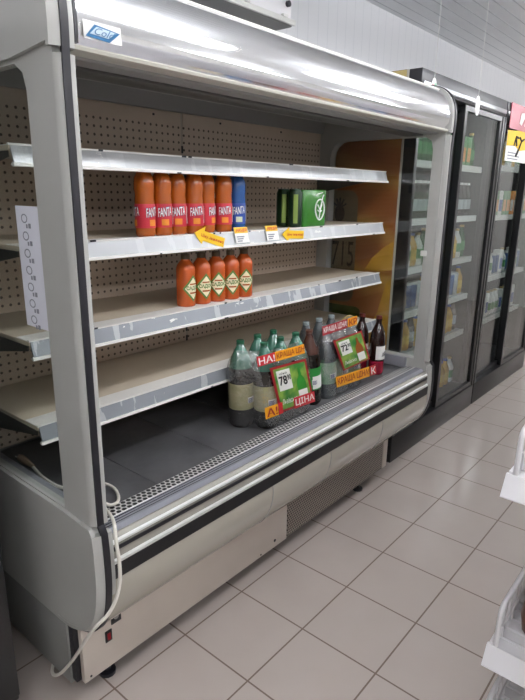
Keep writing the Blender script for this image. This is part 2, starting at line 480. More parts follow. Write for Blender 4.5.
# sticker on the hood
def hood_pt(x, t):     # t = height fraction on the lower front of the hood
    pts = [(-.1105, 1.897), (-.1195, 1.917), (-.1215, 1.937), (-.121, 1.96)]
    f = t*3; i = min(int(f), 2); f -= i
    return Vector((x, pts[i][0]+(pts[i+1][0]-pts[i][0])*f, pts[i][1]+(pts[i+1][1]-pts[i][1])*f))
st = MB(); st.plate((-.343, -.1225, 1.903), (.098, -.002, 0), (-.004, -.003, .036), -.0012)
sto = fp('sticker', st, m_whiteprint, ho, 0, 'white and blue sticker on the hood')
lg = MB(); lg.polyplate([(-.341, -.1245, 1.907), (-.280, -.1255, 1.903), (-.252, -.1275, 1.926), (-.318, -.1265, 1.933)], (0, -.0008, 0), 0)
lg.polyplate([(-.331, -.1262, 1.913), (-.283, -.1265, 1.9105), (-.262, -.1285, 1.925), (-.314, -.1275, 1.929)], (0, -.0005, 0), 1)
text_on(lg, 'Cold', (-.324, -.1290, 1.9130), (.050, 0, -.002), (.009, -.0012, .014), 0, .0)
fp('sticker_logo', lg, [m_blue, M('pale_blue_print', 'cfe2ee', .5)], sto, 0, 'blue slanted logo')

# carcass
fp('back_sheet', MB().box(XLI, .655, .30, XRI, .70, 2.09), m_shell_dark)
fp('roof_sheet', MB().box(XL+.06, .05, 2.075, XR-.06, .70, 2.10), m_shell_dark)
midx = .615
for a, b in ((XLI+.002, midx-.006), (midx+.006, XRI-.002)):
    bp_ = fp('back_panel', MB().box(a, .635, .66, b, .65, 1.905, bev=.002), m_perf, smooth=0)
fp('panel_seam', MB().box(midx-.012, .638, .66, midx+.012, .652, 1.905), m_innergrey, label='slotted joint strip between the back panels')
for z in (1.76, 1.70, 1.50, 1.44, 1.22, 1.17, .96, .91): fp('hook_slot', MB().box(midx-.006, .6365, z-.018, midx+.006, .6395, z+.012), m_black, None, 0)
fp('upper_duct', MB().prism([(.62, 1.905), (.65, 1.905), (.65, 1.966), (.60, 1.966)], 0, XLI+.002, XRI-.002), m_under)
for x in (-.2, .07, .46, .85, 1.30): fp('panel_screw', MB().box(x-.004, .631, 1.881, x+.004, .636, 1.889), m_black, None, 0)
# solid inner border of the right side behind the glass
fp('tub', MB().box(XLI+.002, .0, .30, XRI-.002, .65, .64), m_shell_dark)
k = 0
x = -.385
edges = [XLI+.022, -.09, .22, .53, .84, 1.15, 1.46, XRI-.022]
for a, b in zip(edges[:-1], edges[1:]):
    fp('deck_tray', MB().box(a+.0015, .004, .638, b-.0015, .63, .655, bev=.002), m_deck)
fp('air_grille', MB().box(XLI+.002, -.050, .640, XRI-.002, .003, .660), m_honey, smooth=0, label='white honeycomb air grille along the deck')
fp('front_rail', MB().prism([(-.102, .60), (-.102, .652), (-.094, .664), (-.052, .6625), (-.050, .60)], 0, XLI-.0, XRI), m_alub)
for gy in (-.0615, -.0735, -.0850):
    fp('rail_groove', MB().box(XLI+.001, gy-.0012, .6615, XRI-.001, gy+.0012, .6645+(-.05-gy)*.0), m_black, None, 0)
fp('rail_edge', MB().tube([(XLI+.001, -.0515, .6625), (XRI-.001, -.0515, .6625)], .0022, 6), m_silver)
fp('sill', MB().prism([(-.126, .535), (-.128, .600), (-.124, .640), (-.112, .652), (-.103, .650), (-.06, .58), (-.06, .50), (-.10, .50)], 0, XLI-.0, XRI), M('beige_sill', 'aaa79e', .25, .3))
fp('silver_trim', MB().prism([(-.126, .631), (-.130, .632), (-.129, .638), (-.122, .642), (-.118, .637)], 0, XLI, XRI), m_silver)
fp('dark_groove', MB().prism([(-.126, .610), (-.1295, .610), (-.1295, .621), (-.124, .621)], 0, XLI, XRI), m_black, label='thin black line under the silver trim')  # thin black strip along the sill
fp('silver_trim', MB().prism([(-.124, .572), (-.137, .574), (-.137, .583), (-.124, .586)], 0, XLI, XRI), m_silver)
fp('black_band', MB().prism([(-.12, .530), (-.138, .528), (-.137, .573), (-.12, .573)], 0, XLI, XRI), m_blackgloss, label='wide black band along the front')
bump = [tuple(p) for p in curve_pts([(-.134, .529), (-.138, .50), (-.133, .455), (-.114, .40), (-.082, .352), (-.035, .316), (.03, .299)], 4)]
fp('bumper', MB().prism(bump+[(.06, .299), (.06, .40), (-.05, .53)], 0, XLI, XRI), m_cream, smooth=60, label='glossy cream bumper curve')
for x in (.33, .72, 1.17):
    fp('bumper_line', MB().sweep([(x, -.003), (x, .0012), (x+.004, .0012), (x+.004, -.003)], [(a, b) for a, b in bump], flip=-1), m_shell_dark)  # thin dark strips running down the bumper curve
# base
fp('base_body', MB().box(XL+.004, .070, .06, 1.565, .66, .30, bev=.002), m_shell_dark)
fp('base_gap', MB().box(XL+.012, .046, .075, 1.555, .072, .298), m_black, label='dark gap behind the kick panel')
kp = fp('kick_panel', MB().box(-.397, .026, .070, .640, .046, .298, bev=.002), m_kick, label='cream kick panel')
vg = fp('vent_grille', MB().box(.648, .028, .075, 1.518, .046, .298), m_vent, smooth=0, label='perforated vent grille')
fp('warning_plate', MB().box(1.31, .0265, .245, 1.42, .0285, .275), m_kick, vg)
fp('base_end_strip', MB().box(1.526, .026, .075, 1.572, .075, .298, bev=.002), m_kick)
ds = MB().box(-.290, .0225, .224, -.252, .027, .266, bev=.0015)
dso = fp('control_display', ds, m_blackgloss, kp, label='black temperature display')
fp('display_dial', MB().prism([(-.271+.009*math.cos(t*.5236), .247+.009*math.sin(t*.5236)) for t in range(12)], 1, .0205, .0226), m_shell_dark, dso)
sw = MB().box(-.315, .0225, .170, -.290, .027, .212, bev=.0015)
swo = fp('power_switch', sw, m_blackgloss, kp, label='dark red rocker switch')
fp('rocker', MB().prism([(.019, .180), (.0225, .203), (.0235, .203), (.0235, .180)], 0, -.308, -.297), m_darkred, swo)
for x, z, r in ((.554, .104, .007), (-.375, .085, .004), (.46, .082, .004)):
    fp('panel_screw', MB().prism([(x+r*math.cos(t*.7854), z+r*math.sin(t*.7854)) for t in range(8)], 1, .0245, .0262), m_black, kp)
for x, y in ((-.285, .075), (1.345, .075), (-.285, .58), (1.345, .58)):
    fp('adjustable_foot', MB().lathe([(.028, 0), (.028, .012), (.012, .016), (.012, .062)], 12, (x, y, 0)), m_black)

# shelves
SH = [1.695, 1.433, 1.163, .900]
SX0, SX1 = -.382, 1.645
for z in SH:
    s_ = fp('shelf', MB().box(SX0, .196, z-.016, SX1, .632, z-.003, bev=.0015), m_shelf)
    fp('front_strip', MB().box(SX0+.001, .200, z-.003, SX1-.001, .272, z-.0012), m_flange, s_, label='white front strip of the shelf')
    fp('price_rail', MB().prism([(.199, z), (.1955, z+.001), (.1805, z-.047), (.1845, z-.050), (.2005, z-.002)], 0, SX0+.004, SX1-.004), m_rail_lit if z > 1.3 else m_rail, s_, label='grey price rail with its lit tone painted in' if z > 1.3 else 'worn grey price rail')
    fp('rail_flange', MB().prism([(.184, z-.046), (.1765, z-.048), (.1755, z-.056), (.183, z-.0575), (.192, z-.052)], 0, SX0, SX1), m_flange, s_)
    fp('rail_flange', MB().prism([(.200, z-.004), (.193, z-.003), (.1925, z+.002), (.205, z+.002)], 0, SX0, SX1), m_flange, s_)
    rr = random.Random(int(z*1000))
    for q in range(7):
        x = rr.uniform(SX0+.1, SX1-.1); w = rr.uniform(.006, .022)
        fp('paint_chip', MB().box(x, .1918, z-.003, x+w, .1931, z+.0026), m_black, s_, 0)
    for q in range(3):
        x = rr.uniform(SX0+.1, SX1-.1); w = rr.uniform(.006, .022)
        fp('paint_chip', MB().box(x, .1745, z-.0572, x+w, .1765, z-.0525), m_black, s_, 0)
    for xa in (SX0, SX1-.004):
        fp('bracket', MB().prism([(.205, z-.017), (.632, z-.017), (.632, z-.105), (.56, z-.10), (.205, z-.032)], 0, xa, xa+.004), m_bracket, s_)
    fp('bracket', MB().prism([(.23, z-.017), (.632, z-.017), (.632, z-.105), (.56, z-.10), (.23, z-.032)], 0, midx-.002, midx+.002), m_bracket, s_)
fp('glass_clip', MB().box(1.655, -.062, 1.272, XRI, -.030, 1.300, bev=.003), m_whiteplastic, label='small white clip on the far post')

# white paper strip stuck on the near side glass
pz = MB().box(-.4075, .026, 1.225, -.4069, .142, 1.54)
pp = build('paper_strip', pz, m_paper, None, 0, origin=(-.407, .084, 1.225))
tag(pp, 'narrow white printed paper strip stuck inside the near side glass', 'paper')
ic = MB()
for i in range(7):
    z = 1.515-i*.044
    ic.prism([(.100+.016*math.cos(t*.6283), z-.006+.012*math.sin(t*.6283)) for t in range(10)], 0, -.4079, -.4076, holes=[[(.100+.012*math.cos(t*.6283), z-.006+.009*math.sin(t*.6283)) for t in range(10)]])
    ic.box(-.4079, .070, z-.030, -.4076, .082, z-.018); ic.box(-.4079, .086, z-.030, -.4076, .094, z-.020)
build('printed_icons', ic, m_greyink, pp, 0)

# ------------------------------------------------------------------ power cable
cb = curve_pts([(-.31, .40, .667), (-.325, .30, .667), (-.32, .20, .669), (-.27, .15, .675), (-.224, .125, .672), (-.212, .080, .668), (-.228, .032, .667), (-.255, -.002, .668), (-.283, -.006, .672), (-.300, .008, .683), (-.318, -.02, .692),
                (-.332, -.08, .690), (-.352, -.125, .690), (-.366, -.150, .655), (-.366, -.158, .60), (-.370, -.162, .54), (-.386, -.162, .488), (-.414, -.158, .45), (-.446, -.142, .42), (-.450, -.09, .345), (-.444, -.03, .26), (-.440, .03, .18), (-.442, .09, .105), (-.440, .14, .062), (-.42, .19, .040), (-.36, .25, .020), (-.20, .30, .010), (.1, .40, .008)], 6)
cable = tag(build('power_cable', MB().tube(cb, .0052, 8), m_cable, None, 60, origin=(-.36, -.15, .4)), 'white power cable hanging over the near front corner of the display fridge', 'cable')
pl = MB().tube(curve_pts([(-.308, .40, .668), (-.307, .44, .668), (-.306, .48, .668), (-.305, .50, .668)], 3), [.006, .007, .008, .010, .012, .0125, .013, .013, .013, .012], 10)
build('plug', pl, M('tan_plug', '9c8672', .5), cable, 60)
pn = MB().tube([(-.311, .50, .668), (-.311, .522, .668)], .0022, 6).tube([(-.298, .50, .668), (-.298, .522, .668)], .0022, 6)
build('plug_pin', pn, m_silver, cable)

# ------------------------------------------------------------------ shelf talkers and price tags (shelf lip of the second shelf)
Z2 = 1.433
def lip_y(z): return .1935-(Z2-z)*.30
def arrow(p_tip, p_tail, w, label, name='arrow_sign'):
    a = Vector((p_tip[0], lip_y(p_tip[1])-.006, p_tip[1])); b = Vector((p_tail[0], lip_y(p_tail[1])-.006, p_tail[1]))
    d = (b-a); L = d.length; d.normalize(); n = Vector((0, -1, .0)); v = d.cross(n).normalized()
    hl = L*.30
    pts = [a, a+d*hl+v*w, a+d*hl+v*w*.52, b+v*w*.52, b-v*w*.52, a+d*hl-v*w*.52, a+d*hl-v*w]
    o = build(name, MB().polyplate(pts, (0, -.0012, 0)), m_yellow, None, 0, origin=tuple(a))
    tag(o, label, 'sign', 'yellow arrow signs on the second shelf rail')
    t = MB(); vv = v if v.z > 0 else -v
    text_on(t, 'Ціну знижено', a+d*hl*.7-vv*w*.22+Vector((0, -.0022, 0)), d*(L-hl*.8), vv*w*.44, 0, .01)
    build('arrow_text', t, m_red, o, 0)
arrow((.262, 1.440), (.400, 1.397), .034, 'yellow arrow sign tilted downward under the orange soda bottles')
arrow((.756, 1.412), (.905, 1.404), .033, 'yellow arrow sign lying level under the green can pack')
def price_tag(x0, x1, z0, z1, label):
    y0, y1 = lip_y(z0)-.005, lip_y(z1)-.005
    o = build('price_tag', MB().plate((x0, y0, z0), (x1-x0, 0, 0), (0, y1-y0, z1-z0), -.0008), m_whiteprint, None, 0, origin=((x0+x1)/2, y0, z0))
    tag(o, label, 'price tag', 'price tags on the second shelf rail')
    f = .62; ym = y0+(y1-y0)*f; zm = z0+(z1-z0)*f
    b = MB().plate((x0, ym-.0012, zm), (x1-x0, 0, 0), (0, (y1-y0)*.38, (z1-z0)*.38), -.0006)
    bo = build('yellow_header', b, m_yellow, o, 0)
    t = MB(); text_on(t, 'АКЦІЯ', (x0+.007, ym-.0024, zm+.004), (x1-x0-.014, 0, 0), (0, (y1-y0)*.22, (z1-z0)*.22), 0, .02)
    build('header_text', t, m_red, bo, 0)
    g = MB()
    for i in range(3): g.plate((x0+.008, lip_y(z0+.005+.008*i)-.0068, z0+.005+.008*i), ((x1-x0)*(.35+.2*((i*7) % 3)/2), 0, 0), (0, .001, .004), -.0004)
    build('printed_lines', g, m_greyink, o, 0)
price_tag(.469, .545, 1.392, 1.450, 'yellow-topped price tag under the blue soda bottle')
price_tag(.655, .732, 1.392, 1.450, 'yellow-topped price tag on the rail between the blue bottle and the green can pack')

# ------------------------------------------------------------------ bottles
def bottle_profile(r, h, neck=.0125, sh=.62):
    """list of (r, z)"""
    return [(r*.70, 0), (r*.92, .004), (r, .014), (r, h*.18), (r*.985, h*.22), (r, h*.26), (r, h*.52), (r*.985, h*.56), (r, h*.60), (r*.98, h*.66), (r*.88, h*.73), (r*.68, h*.81), (r*.45, h*.88), (neck+.001, h*.925), (neck, h*.945), (neck+.003, h*.95), (neck+.003, h*.957), (neck, h*.962)]
m_or = M('orange_soda', 'a85418', .14, coat=.3)
m_orcap = M('orange_cap', 'd9701c', .4)
m_blsoda = M('blue_soda', '24508c', .14, coat=.3)
m_blcap = M('blue_cap', '1d4aa8', .4)
m_pink = M('pink_red_label', 'c62c3c', .45)
m_bllabel = M('blue_label', '24489c', .45)
def soda(name, body, cap, lab, labn):
    o = thing(name, 'x', 'bottle')
    r, h = .034, .238
    prof = [(r*.70, 0), (r*.94, .005), (r, .014), (r*.975, h*.11), (r*.985, h*.13), (r*.985, h*.46), (r, h*.49), (r*.94, h*.56), (r*.95, h*.60), (r, h*.66), (r, h*.74), (r*.93, h*.81), (r*.70, h*.88), (.0145, h*.935), (.0135, h*.945), (.0165, h*.95), (.0165, h*.957), (.0135, h*.962)]
    build('bottle_body', MB().lathe(prof, 18), body, o, 60)
    build('cap', MB().lathe([(.0145, h*.962), (.0145, h-.002), (.013, h)], 14), cap, o, 40)
    lb = MB().lathe([(r+.0002, h*.13), (r+.0004, h*.135), (r+.0004, h*.455), (r+.0002, h*.46)], 18, cap=False)
    l = build('label', lb, lab, o, 60); l['label'] = labn
    for q in range(3):
        a = -2.2+q*2.1
        t = MB(); text_cyl(t, 'FANTA', r+.0018, a-.72, a+.72, h*.270, h*.405, 0, .045, tilt=.006)
        build('brand_lettering', t, m_bluedark, l, 0)
        t = MB(); text_cyl(t, 'FANTA', r+.0022, a-.70, a+.70, h*.277, h*.398, 0, 0.012, tilt=.006)
        build('brand_lettering', t, m_whiteprint, l, 0)
        t = MB(); arc_patch(t, r+.0009, a-.40, a+.35, h*.16, h*.245)
        build('fruit_print', t, M('fruit_print', 'e08a28' if body is m_or else 'cfd6b4', .5), l, 0)
    t = MB(); arc_patch(t, r+.0009, -1.1, -.75, h*.17, h*.42); build('barcode', t, m_whiteprint, l, 0)
    return o
os_ = soda('soda_bottle', m_or, m_orcap, m_pink, 'red printed label')
ords = ['leftmost', 'second', 'third', 'fourth', 'fifth', 'sixth']
rz = [.9, .35, .2, .3, 1.0, .15]
for i, x in enumerate([.088, .163, .240, .312, .384, .465]):
    o = os_ if i == 0 else copy_tree(os_)
    o.location = (x, .242+(.012 if i in (2, 4) else 0), SH[1]-.003); o.rotation_euler.z = rz[i]-.1
    tag(o, ('leftmost orange soda bottle with red label on the second shelf' if i == 0 else
            'orange soda bottle right beside the blue bottle on the second shelf' if i == 5 else
            f'orange soda bottle with red label, {ords[i]} from the left on the second shelf'), 'bottle', 'orange soda bottles on the second shelf')
bs = soda('soda_bottle', m_blsoda, m_blcap, m_bllabel, 'dark blue printed label')
bs.location = (.545, .245, SH[1]-.003); bs.rotation_euler.z = .1
tag(bs, 'blue soda bottle at the right end of the orange soda row', 'bottle')

# orange juice bottles (glass, diamond labels)
m_ju = M('orange_juice', 'bb5420', .2, coat=.2, noise=(30, .15))
m_jcap = M('dark_olive_cap', '4a3a22', .4)
m_dgreen = M('green_diamond', '4c7a2c', .45)
m_dcream = M('cream_diamond', 'efe2c0', .45)
def juice():
    o = thing('juice_bottle', 'x', 'bottle'); r, h = .0365, .198
    prof = [(r*.8, 0), (r*.97, .004), (r, .012), (r, h*.68), (r*.97, h*.74), (r*.84, h*.80), (r*.62, h*.85), (.0165, h*.885), (.0160, h*.905)]
    build('bottle_body', MB().lathe(prof, 18), m_ju, o, 60)
    build('cap', MB().lathe([(.0165, h*.90), (.0170, h*.905), (.0170, h-.002), (.015, h)], 14), m_jcap, o, 40)
    d = MB()
    def diamond(mb, rr, ha, hz, mi):
        n = 8; zc = h*.36; fs = []
        rows = []
        for i in range(n+1):
            u = -1+2*i/n; a = -1.57+u*ha; e = (1-abs(u))*hz+.0004
            rows.append((mb.bm.verts.new((rr*math.cos(a), rr*math.sin(a), zc-e)), mb.bm.verts.new((rr*math.cos(a), rr*math.sin(a), zc+e))))
        for i in range(n): mb.bm.faces.new((rows[i][0], rows[i+1][0], rows[i+1][1], rows[i][1])).material_index = mi
    diamond(d, r+.0007, 1.15, .050, 0); diamond(d, r+.0012, .92, .040, 1)
    l = build('label', d, [m_dgreen, m_dcream], o, 60); l['label'] = 'green and cream diamond label'
    t = MB(); text_cyl(t, 'САДОК', r+.0020, -1.57-.78, -1.57+.78, h*.32, h*.41, 0, .04); build('lettering', t, m_dgreen, l, 0)
    for za, zb in ((.43, .455), (.26, .29)):
        b = MB(); arc_patch(b, r+.0014, -1.57-.42, -1.57+.42, h*za, h*zb); build('label_stripe', b, m_or, l, 0)
    return o
jb = juice()
for i, (x, y) in enumerate([(.288, .270), (.366, .266), (.442, .262), (.518, .256), (.594, .252)]):
    o = jb if i == 0 else copy_tree(jb)
    o.location = (x, y, SH[2]-.003); o.rotation_euler.z = [.35, .0, -.25, -.3, -.3][i]-.25
    tag(o, ['leftmost orange juice bottle with diamond label on the third shelf', 'orange juice bottle, second from the left on the third shelf', 'middle orange juice bottle of the five on the third shelf',
            'orange juice bottle, second from the right on the third shelf', 'rightmost orange juice bottle on the third shelf'][i], 'bottle', 'orange juice bottles on the third shelf')

# green can pack
m_canfilm = M('green_pack_film', '2f7a1f', .22, coat=.4, noise=(12, .2))
m_can = M('dark_green_can', '16301c', .3, .4)
m_canlid = M('can_lid', 'a7a9a7', .3, .9)
m_canstripe = M('lime_stripe', '7c9440', .4)
gp_ = thing('can_pack', 'shrink-wrapped pack of green beer cans with a white emblem on the second shelf', 'can pack', (.95, .225, SH[1]-.003))
cx0, cy0, cz0 = .955, .222, SH[1]-.003
body = MB(); rp = round_rect(.012, 0, .20, .134, .030, 5)
body.prism([(cx0+a, cy0+b) for a, b in rp], 2, cz0+.002, cz0+.166, bev=.006)
build('printed_film', body, m_canfilm, gp_, 60)
for j, (dx, dy) in enumerate(((-.030, .036), (-.030, .102))):
    c = MB().lathe([(.024, 0), (.031, .006), (.0325, .014), (.0325, .150), (.026, .163), (.026, .167)], 18, (cx0+dx+.016, cy0+dy, cz0))
    co = build('can', c, m_can, gp_, 50)
    s2 = MB(); arc_patch(s2, .0329, 3.6, 4.2, .02, .145); bmesh.ops.translate(s2.bm, vec=(cx0+dx+.016, cy0+dy, cz0), verts=s2.bm.verts[:])
    build('can_print', s2, m_canstripe, co, 50)
    build('can_lid', MB().lathe([(.025, .167), (.0255, .169), (.022, .168)], 16, (cx0+dx+.016, cy0+dy, cz0)), m_canlid, co, 50)
# emblem: hop-leaf outline
em = MB(); ex, ez = cx0+.128, cz0+.078
ring = [(ex+.036*math.cos(t)*(1-.18*max(0, -math.sin(t))), cy0-.0015, ez+.046*math.sin(t)) for t in [i*math.tau/28 for i in range(28)]]
em.tube(ring, .0035, 6, closed=True)
em.tube([(ex-.004, cy0-.0015, ez-.04), (ex+.004, cy0-.0015, ez), (ex+.020, cy0-.0015, ez+.055), (ex+.028, cy0-.0015, ez+.066)], .003, 6)
for a, b in ((-.018, .012), (.016, .012), (-.016, -.012), (.014, -.014)):
    em.tube([(ex+.002, cy0-.0015, ez+b*.4-.006), (ex+a, cy0-.0015, ez+b+.010)], .003, 6)
em.tube([(ex-.035, cy0-.0015, ez+.062), (ex-.02, cy0-.0015, ez+.070), (ex+.02, cy0-.0015, ez+.076)], .002, 6)
build('emblem', em, m_whiteprint, gp_, 60)

# ------------------------------------------------------------------ shrink-wrapped bottle packs on the deck
DZ = .6555
def beer_bottle(parent, x, y, tilt, kind, rot=0, r=.050, h=.350):
    """2-litre PET bottle as a part (with its sub-parts) of a pack or a thing of its own"""
    m_liq, m_neck, m_capm, m_lab = kind
    prof = [(r*.55, .006), (r*.80, 0), (r*.97, .010), (r, .025), (r, h*.20), (r*.985, h*.22), (r*.985, h*.52), (r, h*.54), (r*.99, h*.62), (r*.93, h*.70), (r*.78, h*.78), (r*.56, h*.86), (r*.36, h*.92), (.0145, h*.945), (.0165, h*.95), (.0165, h*.957), (.0135, h*.962)]
    mis = [0]*9 + [1]*7
    b = MB().lathe(prof, 22, mis=mis)
    lb = MB().lathe([(r+.0004, h*.225), (r+.0006, h*.23), (r+.0006, h*.52), (r+.0004, h*.525)], 22, cap=False)
    cp = MB().lathe([(.0155, h*.96), (.0158, h*.995), (.014, h)], 14)
    info = MB(); a = -1.57-.35+rot
    arc_patch(info, r+.0008, a-.45, a+.25, h*.30, h*.37); 
    lines = MB()
    for q in range(4): arc_patch(lines, r+.0014, a-.42, a+.0+.05*(q % 2), h*.305+q*.005, h*.305+q*.005+.0025, n=5)
    M4 = Matrix.Translation((x, y, DZ)) @ Matrix.Rotation(-tilt, 4, 'Y')
    for mb in (b, lb, cp, info, lines): bmesh.ops.transform(mb.bm, matrix=M4, verts=mb.bm.verts[:])
    o = build('bottle', b, [m_liq, m_neck], parent, 60)
    build('cap', cp, m_capm, o, 40)
    l = build('label', lb, m_lab, o, 60)
    build('info_panel', info, m_whiteprint, l, 0)
    build('printed_lines', lines, m_bluedark, l, 0)
    return o
m_beer = M('dark_beer_pet', '15100c', .14, coat=.5)
m_gneck = M('green_pet_neck', '427563', .10, coat=.6)
m_gcap = M('green_cap', '1f5a40', .35)
m_beige = M('beige_beer_label', 'c9bf93', .5, noise=(14, .2), col2='a9a57a')
m_clear = M('smoky_pet', '5a6063', .10, coat=.6)
m_ccap = M('pale_cap', '8f9a9c', .35)
m_wg = M('white_green_label', 'bfc7bd', .5, noise=(10, .1), col2='5f9a6c')
m_gl = M('green_label', '2f8a3c', .45)
m_rneck = M('brown_pet_neck', '4a2a20', .12, coat=.5)
m_rcap = M('brown_cap', '5a3326', .4)
kind1 = (m_beer, m_gneck, m_gcap, m_beige); kind2 = (m_clear, m_clear, m_ccap, m_wg); kind3 = (m_beer, m_rneck, m_rcap, m_gl)

def film(parent, cs, r, tilt, h):
    mb = MB(); rings = []; n = 56
    for z, rr in ((.003, r*.86), (.02, r+.003), (h*.55, r+.003), (h*.66, r+.001), (h*.75, r*.90), (h*.83, r*.68), (h*.89, r*.46), (h*.93, r*.38)):
        ring = []
        for q in range(n):
            d = Vector((math.cos(q*math.tau/n), math.sin(q*math.tau/n)))
            c = max(cs, key=lambda p: p[0]*d.x+p[1]*d.y)
            ring.append(mb.bm.verts.new((c[0]+rr*d.x-z*math.sin(tilt), c[1]+rr*d.y, DZ+z)))
        rings.append(ring)
    fs = []
    for A, B in zip(rings[:-1], rings[1:]):
        for q in range(n): fs.append(mb.bm.faces.new((A[q], A[(q+1) % n], B[(q+1) % n], B[q])))
    bmesh.ops.recalc_face_normals(mb.bm, faces=fs)
    o = build('shrink_film', mb, m_film, parent, 60); o['label'] = 'clear wrinkled shrink film'
    return o
def band(parent, p0, U, V, segs, nm='printed_band'):
    """segs: list of (f0, f1, back material, text, text material)"""
    p0, U, V = Vector(p0), Vector(U), Vector(V)
    for f0, f1, mb_, tx, mt in segs:
        b = MB().plate(p0+U*f0, U*(f1-f0), V, -.0010); o = build(nm, b, mb_, parent, 0)
        if tx:
            t = MB(); text_on(t, tx, p0+U*(f0+.02)+V*.14+Vector((0, -.0024, 0)), U*(f1-f0-.04), V*.72, 0, .014)
            build('band_lettering', t, mt, o, 0)
m_lfgreen = M('leaflet_green', '2f7d33', .45, noise=(20, .4), col2='8fb04a')
m_lfbot = M('printed_green_bottle', '2a8a2a', .4); m_lfbrown = M('printed_brown_bottle', '9a5420', .4)
def leaflet(parent, p0, U, V, price, small, botmat):
    p0, U, V = Vector(p0), Vector(U), Vector(V); n = Vector((0, -1, 0))
    o = build('leaflet', MB().plate(p0, U, V, -.001), m_darkred, parent, 0); o['label'] = 'green promotional leaflet with a price'
    build('leaflet_picture', MB().plate(p0+U*.06+V*.05+n*.0012, U*.88, V*.90, -.0006), m_lfgreen, o, 0)
    build('price_field', MB().plate(p0+U*.12+V*.46+n*.002, U*.36, V*.44, -.0006), m_whiteprint, o, 0)
    t = MB(); text_on(t, price, p0+U*.14+V*.58+n*.0035, U*.22, V*.20, 0, .03); text_on(t, small, p0+U*.37+V*.66+n*.0035, U*.10, V*.12, 0, .02)
    text_on(t, 'ціна', p0+U*.18+V*.80+n*.0035, U*.20, V*.06, 0, .0)
    build('price_lettering', t, m_ink, o, 0)
    q = [(.60, .08), (.60, .50), (.63, .60), (.69, .68), (.70, .86), (.76, .86), (.77, .68), (.83, .60), (.86, .50), (.86, .08)]
    build('printed_bottle', MB().polyplate([p0+U*a+V*b+n*.0022 for a, b in q], n*.0006), botmat, o, 0)
    build('printed_bottle_label', MB().plate(p0+U*.60+V*.10+n*.0032, U*.26, V*.26, -.0004), m_whiteprint, o, 0)
    s = MB(); text_on(s, 'Львівське', p0+U*.10+V*.16+n*.0035, U*.42, V*.12+U*.02, 0, .01); build('leaflet_script', s, m_whiteprint, o, 0)

T1, T2 = .085, .10
pk = thing('bottle_pack', 'shrink-wrapped pack of beige-labelled beer bottles with green necks, nearer pack on the deck', 'bottle pack', (.61, .11, DZ))
p1 = [(.527, .056), (.633, .058), (.739, .060), (.463, .141), (.580, .152), (.686, .154)]
for i, (x, y) in enumerate(p1): beer_bottle(pk, x, y, T1 if i < 3 else .03, kind1, rot=[.1, .3, 0, .5, 0, 0][i], r=.052, h=.362)
film(pk, p1, .0525, .06, .35)
yf = .056-.0555-.006
band(pk, (.391, yf, .950), (.298, 0, -.008), (-.008, 0, .040), [(0, .36, m_red, 'НА!', m_whiteprint), (.36, 1, m_orangeb, 'КРАЩА ЦІН', m_darkred)])
band(pk, (.436, yf-.006, .726), (.333, 0, -.019), (-.009, 0, .050), [(0, .24, m_orangeb, 'А!', m_darkred), (.25, .33, m_red, None, None), (.56, 1, m_red, 'ЦІНА', m_whiteprint)])
leaflet(pk, (.532, yf-.001, .722), (.235, 0, -.012), (-.072, 0, .207), '78', '90', m_lfbot)

pk2 = thing('bottle_pack', 'shrink-wrapped pack of smoky beer bottles with white and green labels, farther pack on the deck', 'bottle pack', (1.09, .12, DZ))
p2 = [(.980, .070), (1.086, .070), (1.192, .070), (.980, .178), (1.086, .178), (1.192, .178)]
for i, (x, y) in enumerate(p2): beer_bottle(pk2, x, y, T2, kind2, rot=.2)
film(pk2, p2, .0515, T2, .35)
yf = .070-.0525-.0085
band(pk2, (.838, yf, .985), (.285, 0, .004), (-.006, 0, .042), [(0, .70, m_darkred, 'КРАЩА ЦІНА!', m_whiteprint), (.72, 1, m_orangeb, 'КР', m_darkred)])
band(pk2, (.972, yf-.001, .712), (.37, 0, -.022), (-.012, 0, .054), [(0, .82, m_orangeb, 'КРАЩА ЦІНА!', m_darkred), (.84, 1, m_red, 'К', m_whiteprint)])
leaflet(pk2, (1.022, yf-.001, .782), (.245, 0, .004), (-.10, 0, .165), '72', '90', m_lfbrown)
# carry handle of tape
build('carry_handle', MB().tube(curve_pts([(1.12, .09, 1.0), (1.16, .075, 1.015), (1.21, .08, .985), (1.215, .10, .93)], 5), .004, 6), M('tan_handle', 'b39a66', .5), pk2, 60)

lo = thing('beer_bottle', 'dark beer bottle with green and white label squeezed between the two packs', 'bottle', (.852, .082, DZ))
bb = beer_bottle(lo, .862, .074, T1+.02, kind3, r=.047)
t = MB()
arc_patch(t, .0482, -2.3, -.7, .085, .145)
bmesh.ops.transform(t.bm, matrix=Matrix.Translation((.862, .074, DZ)) @ Matrix.Rotation(-T1-.02, 4, 'Y'), verts=t.bm.verts[:])
build('white_band', t, m_whiteprint, bb, 0)

